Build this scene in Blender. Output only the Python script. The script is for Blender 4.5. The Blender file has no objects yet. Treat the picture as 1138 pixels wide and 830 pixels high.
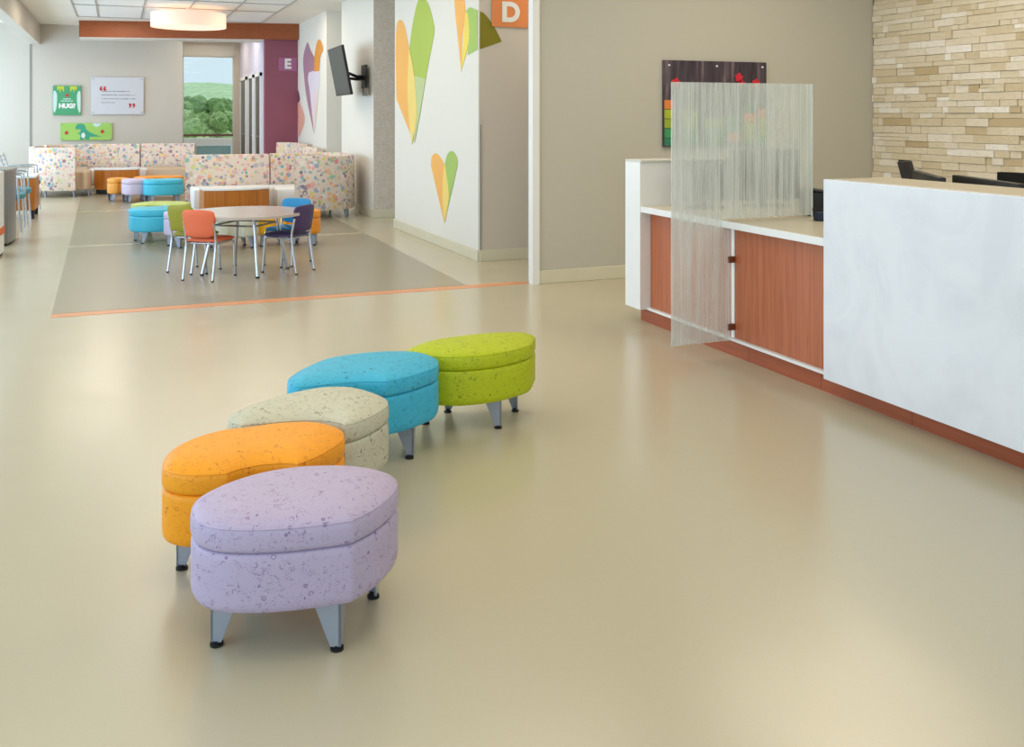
import bpy, bmesh, math, random
from mathutils import Vector, Matrix
from mathutils.geometry import delaunay_2d_cdt
R = random.Random(7)
C = bpy.context.scene.collection
PI = math.pi

# ------------------------------------------------------------------ materials
def srgb(r, g, b):
    f = lambda v: (v/255/12.92) if v/255 <= .04045 else ((v/255+.055)/1.055)**2.4
    return (f(r), f(g), f(b), 1)

class N:
    def __init__(s, name):
        s.m = bpy.data.materials.new(name); s.m.use_nodes = True
        s.t = s.m.node_tree; s.n = s.t.nodes; s.l = s.t.links
        s.b = s.n['Principled BSDF']
    def new(s, k, **kw):
        n = s.n.new(k)
        for a, v in kw.items(): setattr(n, a, v)
        return n
    def link(s, a, b): s.l.new(a, b)
    def val(s, sock, v):
        if isinstance(v, (int, float, tuple)): sock.default_value = v
        else: s.link(v, sock)
    def coord(s, scale=(1, 1, 1), kind='Object'):
        tc = s.new('ShaderNodeTexCoord'); mp = s.new('ShaderNodeMapping')
        mp.inputs['Scale'].default_value = scale
        s.link(tc.outputs[kind], mp.inputs[0]); return mp.outputs[0]
    def noise(s, vec, scale, detail=2, rough=.5, dist=0):
        n = s.new('ShaderNodeTexNoise'); s.link(vec, n.inputs['Vector'])
        n.inputs['Scale'].default_value = scale; n.inputs['Detail'].default_value = detail
        n.inputs['Roughness'].default_value = rough; n.inputs['Distortion'].default_value = dist
        return n.outputs['Fac']
    def voro(s, vec, scale, rnd=1.0):
        n = s.new('ShaderNodeTexVoronoi'); s.link(vec, n.inputs['Vector'])
        n.inputs['Scale'].default_value = scale; n.inputs['Randomness'].default_value = rnd
        return n.outputs['Distance'], n.outputs['Color']
    def math(s, op, a, b=0.0, c=None):
        n = s.new('ShaderNodeMath', operation=op)
        s.val(n.inputs[0], a); s.val(n.inputs[1], b)
        if c is not None: s.val(n.inputs[2], c)
        return n.outputs[0]
    def mix(s, f, a, b):
        n = s.new('ShaderNodeMix', data_type='RGBA')
        s.val(n.inputs[0], f); s.val(n.inputs[6], a); s.val(n.inputs[7], b)
        return n.outputs[2]
    def ramp(s, f, stops, const=False):
        n = s.new('ShaderNodeValToRGB'); e = n.color_ramp.elements
        if const: n.color_ramp.interpolation = 'CONSTANT'
        while len(e) < len(stops): e.new(.5)
        for i, (p, c) in enumerate(stops): e[i].position = p; e[i].color = c
        s.link(f, n.inputs[0]); return n.outputs[0]
    def bump(s, h, strength=.2, dist=.01):
        n = s.new('ShaderNodeBump'); n.inputs['Strength'].default_value = strength
        n.inputs['Distance'].default_value = dist
        s.link(h, n.inputs['Height']); s.link(n.outputs[0], s.b.inputs['Normal'])
    def fin(s, col, rough=.5, metal=0, spec=.5):
        s.val(s.b.inputs['Base Color'], col); s.val(s.b.inputs['Roughness'], rough)
        s.b.inputs['Metallic'].default_value = metal
        s.b.inputs['Specular IOR Level'].default_value = spec
        return s.m

def plain(name, col, rough=.5, metal=0, spec=.5, var=.04, scale=6, bump=0):
    s = N(name); f = s.noise(s.coord(), scale, 3)
    dark = tuple(c*(1-var) for c in col[:3])+(1,); lite = tuple(min(1, c*(1+var)) for c in col[:3])+(1,)
    if bump: s.bump(s.noise(s.coord(), 120, 2), bump, .004)
    return s.fin(s.mix(f, dark, lite), rough, metal, spec)

def painted(name, col, rough=.8):
    s = N(name); v = s.coord()
    f = s.noise(v, 1.3, 2); s.bump(s.noise(v, 260, 2), .06, .002)
    return s.fin(s.mix(f, tuple(c*.97 for c in col[:3])+(1,), col), rough, 0, .25)

def vinyl(name, col, line, amount=.75, rough=.5):
    s = N(name); v = s.coord()
    a = s.noise(v, 44, 2, .5, .8)
    ln = s.math('LESS_THAN', s.math('ABSOLUTE', s.math('SUBTRACT', a, .5)), .0075)
    mask = s.math('GREATER_THAN', s.noise(v, 30, 1), .43)
    d, c = s.voro(v, 44)
    ring = s.math('LESS_THAN', s.math('ABSOLUTE', s.math('SUBTRACT', d, .26)), .05)
    m2 = s.math('GREATER_THAN', s.noise(v, 19, 1), .6)
    f = s.math('MAXIMUM', s.math('MULTIPLY', ln, mask), s.math('MULTIPLY', ring, m2))
    f = s.math('MULTIPLY', f, amount)
    base = s.mix(s.noise(v, 9, 3), tuple(c*.93 for c in col[:3])+(1,), col)
    s.bump(s.noise(v, 160, 2), .12, .002)
    return s.fin(s.mix(f, base, line), rough, 0, .4)

def wood(name, dark, lite, axis='z', rough=.4, scale=1.0):
    s = N(name)
    sc = {'z': (30, 30, 1.2), 'x': (1.2, 30, 30), 'y': (30, 1.2, 30)}[axis]
    v = s.coord(tuple(a*scale for a in sc))
    f = s.noise(v, 1.2, 4, .6, .5); g = s.noise(v, 5, 2)
    f = s.math('ADD', s.math('MULTIPLY', f, .75), s.math('MULTIPLY', g, .25))
    return s.fin(s.ramp(f, [(.3, dark), (.7, lite)]), rough, 0, .4)

def bubble(name, base, rough=.7):
    s = N(name); v = s.coord()
    pal = [srgb(232,168,156), srgb(136,156,190), srgb(232,205,120), srgb(150,120,140), srgb(140,185,165), srgb(238,170,110),
           srgb(240,225,215), srgb(130,120,135), srgb(225,140,150), srgb(100,175,195), srgb(205,185,160), srgb(205,210,130)]
    col = base
    for sc, r in ((10.5, .37), (13.5, .34), (18, .32)):
        d, c = s.voro(v, sc, .9)
        sep = s.new('ShaderNodeSeparateColor'); s.link(c, sep.inputs[0])
        p = s.ramp(sep.outputs[0], [(i/12, pal[(i*5+int(sc)) % 12]) for i in range(12)], True)
        f = s.math('MULTIPLY', s.math('LESS_THAN', d, r), s.math('ADD', .45, s.math('MULTIPLY', sep.outputs[1], .55)))
        col = s.mix(f, col, p)
    return s.fin(col, rough, 0, .3)

M = {}
M['floor'] = (lambda s: (s.bump(s.noise(s.coord(), 1.2, 1), .02, .02),
    s.fin(s.mix(s.math('MULTIPLY', s.noise(s.coord(), 130, 3), .35), srgb(193,183,157), srgb(178,167,141)), s.math('ADD', .2, s.math('MULTIPLY', s.noise(s.coord(), 3, 2), .08)), 0, 1.0))[1])(N('floor_vinyl'))
M['carpet'] = plain('grey_brown_floor_inlay', srgb(152,142,120), .3, 0, .9, .03, 40)
M['stripe'] = plain('cream_floor_stripe', srgb(212,201,176), .3, 0, .9, .03, 40)
M['orange_line'] = plain('orange_floor_line', srgb(222,150,104), .35, 0, .5, .03, 20)
M['wall'] = painted('cream_wall_paint', srgb(228,224,215))
M['wall_grey'] = painted('greige_wall_paint', srgb(192,188,175))
M['wall_back'] = painted('beige_back_wall_paint', srgb(206,199,188))
M['wall_tan'] = painted('tan_wall_paint', srgb(206,197,186))
M['wall_purple'] = painted('purple_wall_paint', srgb(148,90,106))
M['wall_lilac'] = painted('lilac_wall_paint', srgb(205,203,222))
M['baseboard'] = plain('cream_baseboard', srgb(214,208,184), .5)
M['trimwhite'] = plain('white_trim', srgb(232,232,230), .4)
M['trimgrey'] = plain('grey_trim', srgb(150,146,140), .5)
M['gridbar'] = plain('grey_ceiling_grid', srgb(178,176,172), .6)
M['ceiling'] = painted('ceiling_paint', srgb(240,236,226))
M['white_gloss'] = plain('white_laminate', srgb(236,236,235), .3)
M['chrome'] = plain('satin_chrome', srgb(205,208,216), .22, 1, .5, .02)
M['leg_metal'] = plain('silver_leg_paint', srgb(156,164,178), .32, .35, .5, .03)
M['steel'] = plain('brushed_steel', srgb(150,148,146), .32, .8, .5, .06, 20)
M['black'] = plain('black_plastic', srgb(26,26,29), .4)
M['black_soft'] = plain('charcoal_mesh_fabric', srgb(38,35,34), .75, bump=.3)
M['screen'] = plain('dark_screen', srgb(78,78,78), .4, 0, .3)
M['rubber'] = plain('black_rubber', srgb(18,18,20), .6)
M['counter_wood'] = wood('cherry_veneer', srgb(160,84,52), srgb(196,118,80), 'z', .35)
M['toe_wood'] = wood('cherry_toe_kick', srgb(150,74,42), srgb(178,96,62), 'y', .4)
M['fascia_wood'] = wood('brown_wood_fascia', srgb(138,68,26), srgb(162,86,38), 'x', .45)
M['table_wood'] = wood('amber_wood', srgb(168,92,20), srgb(206,130,48), 'z', .35, .5)
M['tabletop'] = plain('pale_grey_laminate', srgb(196,184,176), .22, 0, .5)
M['teal_seat'] = plain('teal_seat_fabric', srgb(78,138,150), .7)
M['white_seat'] = plain('white_seat_vinyl', srgb(232,230,228), .45)
M['tan_seat'] = plain('tan_seat_vinyl', srgb(200,172,142), .5)
M['bubble'] = bubble('bubble_print_fabric', srgb(226,208,194))
M['worktop'] = (lambda s: s.fin(s.mix(s.noise(s.coord(), 60, 3), srgb(196,184,160), srgb(214,204,184)), .28))(N('beige_solid_surface'))
M['slab'] = (lambda s: s.fin(s.mix(s.ramp(s.noise(s.coord((1,1,1)), 2.2, 5, .6, 1.2), [(.42,(0,0,0,1)),(.62,(1,1,1,1))]), srgb(228,230,236), srgb(220,222,229)), .25))(N('white_marbled_slab'))
M['panelgrey'] = plain('pale_grey_panel', srgb(208,208,200), .4)

def ceiling_tile_mat():
    s = N('ceiling_tile'); v = s.coord()
    f = s.noise(v, 90, 3); s.bump(f, .2, .004)
    return s.fin(s.mix(f, srgb(238,236,234), srgb(248,247,246)), .85, 0, .2)
M['tile'] = ceiling_tile_mat()

def textured_wall_mat():
    s = N('woven_tan_wallcovering'); v = s.coord()
    a = s.noise(s.coord((12, 12, 60)), 1.5, 2); b = s.noise(s.coord((60, 12, 12)), 1.5, 2)
    f = s.math('MULTIPLY', a, b); s.bump(f, .4, .01)
    return s.fin(s.ramp(f, [(.15, srgb(200,186,172)), (.38, srgb(216,206,196))]), .7)
M['woven'] = textured_wall_mat()

def glass_mat():
    s = N('streaked_frosted_glass')
    v = s.coord((1, 1, .012))
    a = s.noise(v, 150, 2, .6); b = s.noise(v, 38, 1); c = s.noise(s.coord((1,1,.25)), 14, 2)
    f = s.math('ADD', s.math('MULTIPLY', a, .6), s.math('ADD', s.math('MULTIPLY', b, .35), s.math('MULTIPLY', c, .15)))
    fac = s.ramp(f, [(.40, (.2,.2,.2,1)), (.54, (.47,.47,.47,1)), (.68, (.8,.8,.8,1))])
    tr = s.new('ShaderNodeBsdfTransparent'); tr.inputs[0].default_value = (.97,.99,.98,1)
    df = s.new('ShaderNodeBsdfDiffuse'); df.inputs[0].default_value = srgb(232,236,233)
    tl = s.new('ShaderNodeBsdfTranslucent'); tl.inputs[0].default_value = srgb(232,236,233)
    gl = s.new('ShaderNodeBsdfGlossy'); gl.inputs['Roughness'].default_value = .12
    m1 = s.new('ShaderNodeMixShader'); m1.inputs[0].default_value = .35
    s.link(df.outputs[0], m1.inputs[1]); s.link(tl.outputs[0], m1.inputs[2])
    m2 = s.new('ShaderNodeMixShader'); s.link(fac, m2.inputs[0]); s.link(tr.outputs[0], m2.inputs[1]); s.link(m1.outputs[0], m2.inputs[2])
    m3 = s.new('ShaderNodeMixShader'); m3.inputs[0].default_value = .05
    s.link(m2.outputs[0], m3.inputs[1]); s.link(gl.outputs[0], m3.inputs[2])
    s.link(m3.outputs[0], s.n['Material Output'].inputs[0]); return s.m
M['glass'] = glass_mat()

def clear_glass(name, tint):
    s = N(name); tr = s.new('ShaderNodeBsdfTransparent'); tr.inputs[0].default_value = tint
    gl = s.new('ShaderNodeBsdfGlossy'); gl.inputs['Roughness'].default_value = .02
    f = s.new('ShaderNodeFresnel'); f.inputs[0].default_value = 1.3
    m = s.new('ShaderNodeMixShader'); s.link(f.outputs[0], m.inputs[0]); s.link(tr.outputs[0], m.inputs[1]); s.link(gl.outputs[0], m.inputs[2])
    s.link(m.outputs[0], s.n['Material Output'].inputs[0]); return s.m
M['pane'] = clear_glass('window_glass', (.97,.99,.98,1))
M['pane_teal'] = clear_glass('teal_tinted_glass', (.55,.72,.72,1))
M['glass_edge'] = plain('glass_edge', srgb(226,240,232), .15)

def emis(name, col, k):
    s = N(name); s.b.inputs['Base Color'].default_value = col
    s.b.inputs['Emission Color'].default_value = col; s.b.inputs['Emission Strength'].default_value = k
    return s.m
M['drum'] = emis('lit_drum_shade', srgb(255,222,200), .26)
M['diffuser'] = emis('lit_diffuser', srgb(255,236,214), .55)

def stone_mat():
    s = N('ledger_stone'); at = s.new('ShaderNodeAttribute'); at.attribute_name = 'tone'
    v = s.coord(); f = s.noise(s.coord((1,1,3)), 16, 4, .65)
    col = s.ramp(at.outputs['Fac'], [(0, srgb(196,176,140)), (.1, srgb(212,196,164)), (.35, srgb(222,210,184)), (.7, srgb(230,219,198)), (.9, srgb(238,231,218)), (1, srgb(246,241,232))])
    col2 = s.mix(s.math('MULTIPLY', s.ramp(f, [(.5,(0,0,0,1)),(.75,(1,1,1,1))]), .45), col, srgb(205,175,130))
    s.bump(s.noise(v, 55, 4, .6), .5, .012)
    return s.fin(col2, .8, 0, .25)
M['stone'] = stone_mat()
M['mortar'] = plain('stone_backing', srgb(176,160,130), .9)

# ------------------------------------------------------------------ mesh helpers
def link(o, parent=None):
    C.objects.link(o)
    if parent: o.parent = parent
    return o
def finish(name, bm, mat, parent=None, smooth=38):
    bmesh.ops.recalc_face_normals(bm, faces=bm.faces)
    if smooth:
        a = math.radians(smooth)
        for f in bm.faces: f.smooth = True
        for e in bm.edges:
            if len(e.link_faces) == 2 and e.calc_face_angle(0) > a: e.smooth = False
    me = bpy.data.meshes.new(name); bm.to_mesh(me); bm.free()
    mats = mat if isinstance(mat, list) else [mat]
    for m in mats: me.materials.append(M[m] if isinstance(m, str) else m)
    return link(bpy.data.objects.new(name, me), parent)
def thing(name, label, cat, loc=(0,0,0), rz=0, group=None):
    o = bpy.data.objects.new(name, None); C.objects.link(o)
    o.location = loc; o.rotation_euler = (0, 0, rz); o.empty_display_size = .1
    return tag(o, label, cat, group)
def tag(o, label, cat, group=None):
    o['label'] = label; o['category'] = cat
    if group: o['group'] = group
    return o
def struct(o): o['kind'] = 'structure'; return o

def box(bm, x0, x1, y0, y1, z0, z1, bev=0, seg=2, mi=0):
    m = Matrix.Translation(((x0+x1)/2, (y0+y1)/2, (z0+z1)/2)) @ Matrix.Diagonal((abs(x1-x0), abs(y1-y0), abs(z1-z0), 1))
    g = bmesh.ops.create_cube(bm, size=1, matrix=m)
    fs = {f for v in g['verts'] for f in v.link_faces}
    for f in fs: f.material_index = mi
    if bev:
        es = {e for v in g['verts'] for e in v.link_edges}
        bmesh.ops.bevel(bm, geom=list(es), offset=bev, segments=seg, affect='EDGES', profile=.5)
    return g
def B(*a, **k): bm = bmesh.new(); box(bm, *a, **k); return bm
def tube(bm, pts, r, n=10, r2=None, cap=True):
    pts = [Vector(p) for p in pts]; rings = []; up = None
    for i, p in enumerate(pts):
        t = (pts[min(i+1, len(pts)-1)]-pts[max(i-1, 0)]).normalized()
        if up is None: up = Vector((0,0,1)) if abs(t.z) < .9 else Vector((1,0,0))
        u = t.cross(up).normalized(); w = u.cross(t).normalized(); up = w
        rr = r if r2 is None else r+(r2-r)*i/(len(pts)-1)
        rings.append([bm.verts.new(p+rr*(math.cos(2*PI*k/n)*u+math.sin(2*PI*k/n)*w)) for k in range(n)])
    for a, b in zip(rings, rings[1:]):
        for k in range(n): bm.faces.new((a[k], a[(k+1) % n], b[(k+1) % n], b[k]))
    if cap: bm.faces.new(rings[0][::-1]); bm.faces.new(rings[-1])
def curve(pts, n=6, closed=False):
    P = [Vector(p) for p in pts]; L = len(P); out = []
    for i in range(L if closed else L-1):
        if closed: a, b, c, d = P[i-1], P[i], P[(i+1) % L], P[(i+2) % L]
        else: a, b, c, d = P[max(i-1,0)], P[i], P[i+1], P[min(i+2, L-1)]
        for k in range(n):
            t = k/n
            out.append(.5*((2*b)+(c-a)*t+(2*a-5*b+4*c-d)*t*t+(-a+3*b-3*c+d)*t**3))
    if not closed: out.append(P[-1])
    return out
def outline(pts, n=5):
    """closed 2D outline; points written (x, y, 1) are hard corners"""
    L = len(pts); P = [Vector(p[:2]) for p in pts]; hard = [len(p) > 2 for p in pts]; out = []
    for i in range(L):
        j = (i+1) % L
        a = P[i]+(P[i]-P[j])*.0 if hard[i] else P[i-1]
        d = P[j] if hard[j] else P[(j+1) % L]
        b, c = P[i], P[j]
        for k in range(n):
            t = k/n
            out.append(.5*((2*b)+(c-a)*t+(2*a-5*b+4*c-d)*t*t+(-a+3*b-3*c+d)*t**3))
    return out
def area(poly): return sum(a.x*b.y-b.x*a.y for a, b in zip(poly, poly[1:]+poly[:1]))/2
def inset(poly, d):
    s = 1 if area(poly) > 0 else -1; L = len(poly); out = []
    for i in range(L):
        t = (poly[(i+1) % L]-poly[i-1]).normalized()
        out.append(poly[i]+Vector((-t.y, t.x))*d*s)
    return out
def loft(bm, poly, prof, top=None):
    """prof = [(z, inset)] from bottom to top, capped both ends"""
    rings = [[bm.verts.new((p.x, p.y, z)) for p in inset(poly, d)] for z, d in prof]
    L = len(poly)
    for a, b in zip(rings, rings[1:]):
        for k in range(L): bm.faces.new((a[k], a[(k+1) % L], b[(k+1) % L], b[k]))
    if top:
        q = [Vector(p) for p in poly]; _, _, cf0, *_ = delaunay_2d_cdt(q, [(i, (i+1) % L) for i in range(L)], [], 1, 1e-7)
        for f in cf0:
            if max(f) < L: bm.faces.new([rings[0][i] for i in f])
    else: bm.faces.new(rings[0][::-1])
    if top and top < 0:
        for f in cf0:
            if max(f) < L: bm.faces.new([rings[-1][i] for i in f])
        return rings
    if top:      # softly crowned top: height follows the distance from the rim
        z0, hgt = prof[-1][0], top; ring = rings[-1]; pts = [Vector((v.co.x, v.co.y)) for v in ring]
        def dist(p):
            m = 9
            for u, w in zip(pts, pts[1:]+pts[:1]):
                e = w-u; t = max(0, min(1, (p-u).dot(e)/max(e.dot(e), 1e-9))); m = min(m, (p-u-e*t).length)
            return m
        def inside(p):
            r = False
            for u, w in zip(pts, pts[1:]+pts[:1]):
                if (u.y > p.y) != (w.y > p.y) and p.x < (w.x-u.x)*(p.y-u.y)/(w.y-u.y)+u.x: r = not r
            return r
        x0, x1 = min(p.x for p in pts), max(p.x for p in pts); y0, y1 = min(p.y for p in pts), max(p.y for p in pts)
        inner = []; stp = max(x1-x0, y1-y0)/26; yy = y0
        row = 0
        while yy < y1:
            xx = x0+(stp/2 if row % 2 else 0)
            while xx < x1:
                p = Vector((xx, yy))
                if inside(p) and dist(p) > stp*.55: inner.append(p)
                xx += stp
            yy += stp*.87; row += 1
        allp = pts+inner
        cv, ce, cf, *_ = delaunay_2d_cdt([Vector(p) for p in poly]+inner, [(i, (i+1) % L) for i in range(L)], [], 1, 1e-6)
        vv = list(ring)+[bm.verts.new((p.x, p.y, z0+hgt*(1-math.exp(-dist(p)/.045)))) for p in inner]
        if len(cv) == len(allp):
            for f in cf:
                try: bm.faces.new([vv[i] for i in f])
                except ValueError: pass
            return rings
    bm.faces.new(rings[-1])
    return rings
def prism2(bm, pts, origin, U, V, W, t, mi=0):
    """flat polygon pts (u,v) on plane origin+u*U+v*V, extruded by t along W"""
    U, V, W, o = Vector(U), Vector(V), Vector(W), Vector(origin)
    a = [bm.verts.new(o+U*u+V*v) for u, v in pts]; b = [bm.verts.new(o+U*u+V*v+W*t) for u, v in pts]
    L = len(pts)
    fs = [bm.faces.new(a[::-1]), bm.faces.new(b)]
    for k in range(L): fs.append(bm.faces.new((a[k], a[(k+1) % L], b[(k+1) % L], b[k])))
    for f in fs: f.material_index = mi
def text_mesh(name, txt, size, mat, parent, loc, rot, depth=.004, bold=0, spacing=1):
    cu = bpy.data.curves.new(name, 'FONT'); cu.body = txt; cu.size = size; cu.extrude = depth; cu.offset = bold
    cu.align_x = 'CENTER'; cu.align_y = 'CENTER'; cu.space_character = spacing
    tmp = bpy.data.objects.new('tmp', cu); C.objects.link(tmp)
    dg = bpy.context.evaluated_depsgraph_get(); me = bpy.data.meshes.new_from_object(tmp.evaluated_get(dg))
    bpy.data.objects.remove(tmp); me.materials.clear(); me.materials.append(M[mat] if isinstance(mat, str) else mat)
    o = bpy.data.objects.new(name, me); o.location = loc; o.rotation_euler = rot
    return link(o, parent)

# ------------------------------------------------------------------ setting
H = 3.2
XL, XR = -3.2, 6.88
struct(finish('floor', B(XL-.2, XR+.2, -4, 24, -.1, 0), 'floor', smooth=0))
def slab2d(name, poly, z0, z1, mat):
    bm = bmesh.new(); prism2(bm, poly, (0,0,z0), (1,0,0), (0,1,0), (0,0,1), z1-z0)
    return struct(finish(name, bm, mat, smooth=0))
slab2d('trim_1', [(-.43,7.64),(2.70,7.64),(2.76,11.42),(-.48,11.42)], 0, .0015, 'carpet')
slab2d('trim_2', [(-.48,11.58),(2.76,11.58),(2.78,15.5),(-.54,15.5)], 0, .0015, 'carpet')
slab2d('trim_3', [(-.54,15.66),(2.78,15.66),(2.8,19.0),(-.6,19.0)], 0, .0015, 'carpet')
slab2d('trim_4', [(-.43,7.50),(3.22,7.50),(3.22,7.62),(-.43,7.62)], 0, .002, 'orange_line')
# walls
struct(finish('wall_back', B(XL, 1.25, 21, 21.2, 0, H), 'wall_back', smooth=0))
struct(finish('wall_back_return', B(1.05, 1.25, 21.2, 23.5, 0, H), 'wall_back', smooth=0))
def wall_xy(name, x0, x1, y0, y1, mat, z0=0, z1=H): return struct(finish(name, B(x0, x1, y0, y1, z0, z1), mat, smooth=0))
wall_xy('wall_purple', 2.66, 3.29, 19.2, 19.4, 'wall_purple')
wall_xy('wall_corridor', 2.66, 2.86, 19.4, 23.7, 'wall_lilac')
wall_xy('wall_leaf', 3.29, 3.49, 16.4, 19.4, 'wall')
wall_xy('wall_recess', 3.49, 5.0, 16.4, 16.6, 'wall')
wall_xy('wall_television', 3.29, 3.6, 13.15, 15.2, 'wall')
wall_xy('wall_woven', 3.6, 5.0, 13.16, 13.36, 'woven')
wall_xy('wall_woven_end', 3.292, 3.6, 13.135, 13.15, 'woven')
wall_xy('wall_heart', 3.25, 3.262, 8.826, 11.88, 'wall')
wall_xy('wall_heart_core', 3.262, 3.45, 9.06, 11.88, 'wall')
wall_xy('wall_corridor_far', 3.262, 5.5, 8.826, 9.06, 'wall_tan')
wall_xy('wall_reception', 3.28, XR, 7.47, 7.67, 'wall_grey')
wall_xy('wall_right', XR+.03, XR+.2, -4, 7.67, 'mortar')
wall_xy('wall_corridor_end', 5.3, 5.5, 7.67, 8.86, 'wall_tan')
# left window wall: sill, head, mullions
wall_xy('wall_left', XL-.15, XL, -4, 21.2, 'wall', 0, .35)
wall_xy('wall_left_head', XL-.15, XL, -4, 21.2, 'wall', 2.85, H)
for i in range(9):
    y = -3.8+i*3.05
    o = struct(finish('window_%d' % (i+2), B(XL-.12, XL-.02, y, y+.12, .35, 2.85), 'trimwhite', smooth=0))
# ceiling with an inset grid of tiles
struct(finish('ceiling', B(XL-.2, XR+.2, -4, 24, H, H+.15), 'ceiling', smooth=0))
bm = bmesh.new()
x = -.33-.37; xs = [-.66, -.31] + [-.31+.715*i for i in range(1, 5)]
ys = [10.0+1.2*i for i in range(7)]; ys = [y-.55 for y in ys]+[18.2]
ys = [9.85, 11.05, 12.25, 13.45, 14.65, 15.75, 16.95, 19.0]
box(bm, xs[0], xs[-1], ys[0], ys[-1], H-.004, H-.0005)
struct(finish('trim_5', bm, 'tile', smooth=0))
bm = bmesh.new()
for x in xs: box(bm, x-.011, x+.011, ys[0], ys[-1], H-.018, H-.004)
for y in ys: box(bm, xs[0], xs[-1], y-.018, y+.018, H-.016, H-.004)
struct(finish('trim_6', bm, 'gridbar', smooth=0))
struct(finish('trim_7', B(-1.56, -1.39, 2, 21, 2.8, H), 'wall_back', smooth=0))      # beam
struct(finish('trim_8', B(-1.575, -1.545, 20.985, 21, 0, 2.8), 'trimgrey', smooth=0))
# wood fascia box
bm = bmesh.new()
prism2(bm, [(-.66,19.9),(3.28,19.04),(3.28,19.19),(2.64,19.19),(2.64,19.8),(-.66,20.5)], (0,0,2.89), (1,0,0), (0,1,0), (0,0,1), .31)
o = struct(finish('trim_9', bm, 'fascia_wood', smooth=0))
bm = bmesh.new(); prism2(bm, [(-.655,19.93),(2.64,19.21),(2.64,19.85),(-.655,20.56)], (0,0,2.872), (1,0,0), (0,1,0), (0,0,1), .3)
struct(finish('trim_10', bm, 'wall', smooth=0))
# corner trims
struct(finish('trim_11', B(3.222, 3.285, 7.44, 7.52, 0, H), 'trimwhite', smooth=0))
struct(finish('trim_12', B(3.262, 3.276, 8.815, 8.826, .1, 1.33), 'trimgrey', smooth=0))
struct(finish('trim_13', B(3.243, 3.262, 8.82, 8.842, .1, 1.33), 'trimwhite', smooth=0))
# baseboards
def base(name, x0, x1, y0, y1): struct(finish(name, B(x0, x1, y0, y1, 0, .11, bev=.004), 'baseboard', smooth=0))
base('baseboard_reception', 3.285, XR, 7.452, 7.47)
base('baseboard_heart', 3.236, 3.25, 8.82, 11.9)
base('baseboard_corridor', 3.262, 5.3, 8.808, 8.826)
base('baseboard_television', 3.276, 3.29, 13.12, 15.22)
base('baseboard_woven', 3.29, 5.0, 13.118, 13.135)
base('baseboard_leaf', 3.276, 3.29, 16.38, 19.2)
base('baseboard_back', XL, 1.25, 20.985, 21)
# stone wall
bm = bmesh.new(); lay = bm.verts.layers.float.new('tone')
z = 0
while z < H-.02:
    h = R.choice([.045, .055, .062, .068, .072]); h = min(h, H-z)
    y = -1.0-R.random()*.3
    while y < 7.45:
        L = R.choice([.07, .11, .15, .19, .23, .28, .36]); y1 = min(y+L, 7.465)
        if y > 1.5 or True:
            dd = R.choice([.004, .008, .012, .016, .02]); sp = R.random() < .12 and h > .065
            t = min(1, max(0, R.gauss(.5, .27)))
            pieces = [(y, y1, z, z+h, dd, t)] if not sp else [(y, y1, z, z+h/2, dd, t), (y, y1, z+h/2, z+h, dd*.3, min(1, max(0, R.gauss(.5, .3))))]
            for a, b, c, d, q, tt in pieces:
                g = box(bm, XR-q, XR+.035, a+.0015, b-.0015, c+.0015, d-.0015)
                for v in g['verts']: v[lay] = tt
        y = y1
    z += h
struct(finish('wall_stone', bm, 'stone', smooth=0))

# end window of the corridor
def window_end():
    t = thing('window_1', '', '', (0, 0, 0)); del t['label'], t['category']; struct(t)
    bm = bmesh.new(); y = 23.5
    for a in ((1.25, 1.40, 0, H), (2.54, 2.66, 0, H)): box(bm, a[0], a[1], y, y+.1, a[2], a[3])
    box(bm, 1.40, 2.54, y, y+.1, 3.04, H); box(bm, 1.40, 2.54, y, y+.1, 0, .42)
    finish('wall_panel', bm, 'wall_back', t, smooth=0)
    bm = bmesh.new(); box(bm, 1.40, 2.54, y-.03, y+.02, 2.79, 3.04); box(bm, 1.40, 2.54, y-.03, y+.02, .42, .47)
    box(bm, 1.40, 2.54, y-.0, y+.05, 2.765, 2.79)
    for xx in (1.40, 2.515): box(bm, xx, xx+.025, y, y+.06, .47, 2.79)
    finish('window_frame', bm, 'panelgrey', t, smooth=0)
    finish('transom', B(1.42, 2.52, y-.01, y+.05, .93, .98), plain('brown_window_bar', srgb(112,82,76), .5), t, smooth=0)
    finish('pane', B(1.42, 2.52, y+.02, y+.03, .98, 2.77), 'pane', t, smooth=0)
    finish('lower_pane', B(1.42, 2.52, y+.02, y+.03, .47, .93), 'pane', t, smooth=0)
window_end()
# corridor doors
for i, (ua, ub) in enumerate(((22.98, 21.95), (21.55, 20.75), (20.45, 19.6))):
    t = thing('door_%d' % (i+1), '', '', (2.66, (ua+ub)/2, 0)); del t['label'], t['category']; struct(t)
    w = (ua-ub)/2
    finish('leaf', B(-.02, 0, -w+.06, w-.06, .02, 2.2), plain('dark_door_wood_%d' % i, srgb(82,62,52), .45), t, smooth=0)
    bm = bmesh.new(); box(bm, -.045, 0, -w, -w+.06, 0, 2.27); box(bm, -.045, 0, w-.06, w, 0, 2.27); box(bm, -.045, 0, -w, w, 2.2, 2.27)
    finish('frame', bm, 'trimwhite', t, smooth=0)
    bm = bmesh.new(); tube(bm, [(-.02,-w+.14,1.0),(-.08,-w+.14,1.0),(-.08,-w+.27,1.0)], .012); finish('handle', bm, 'steel', t)

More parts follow.
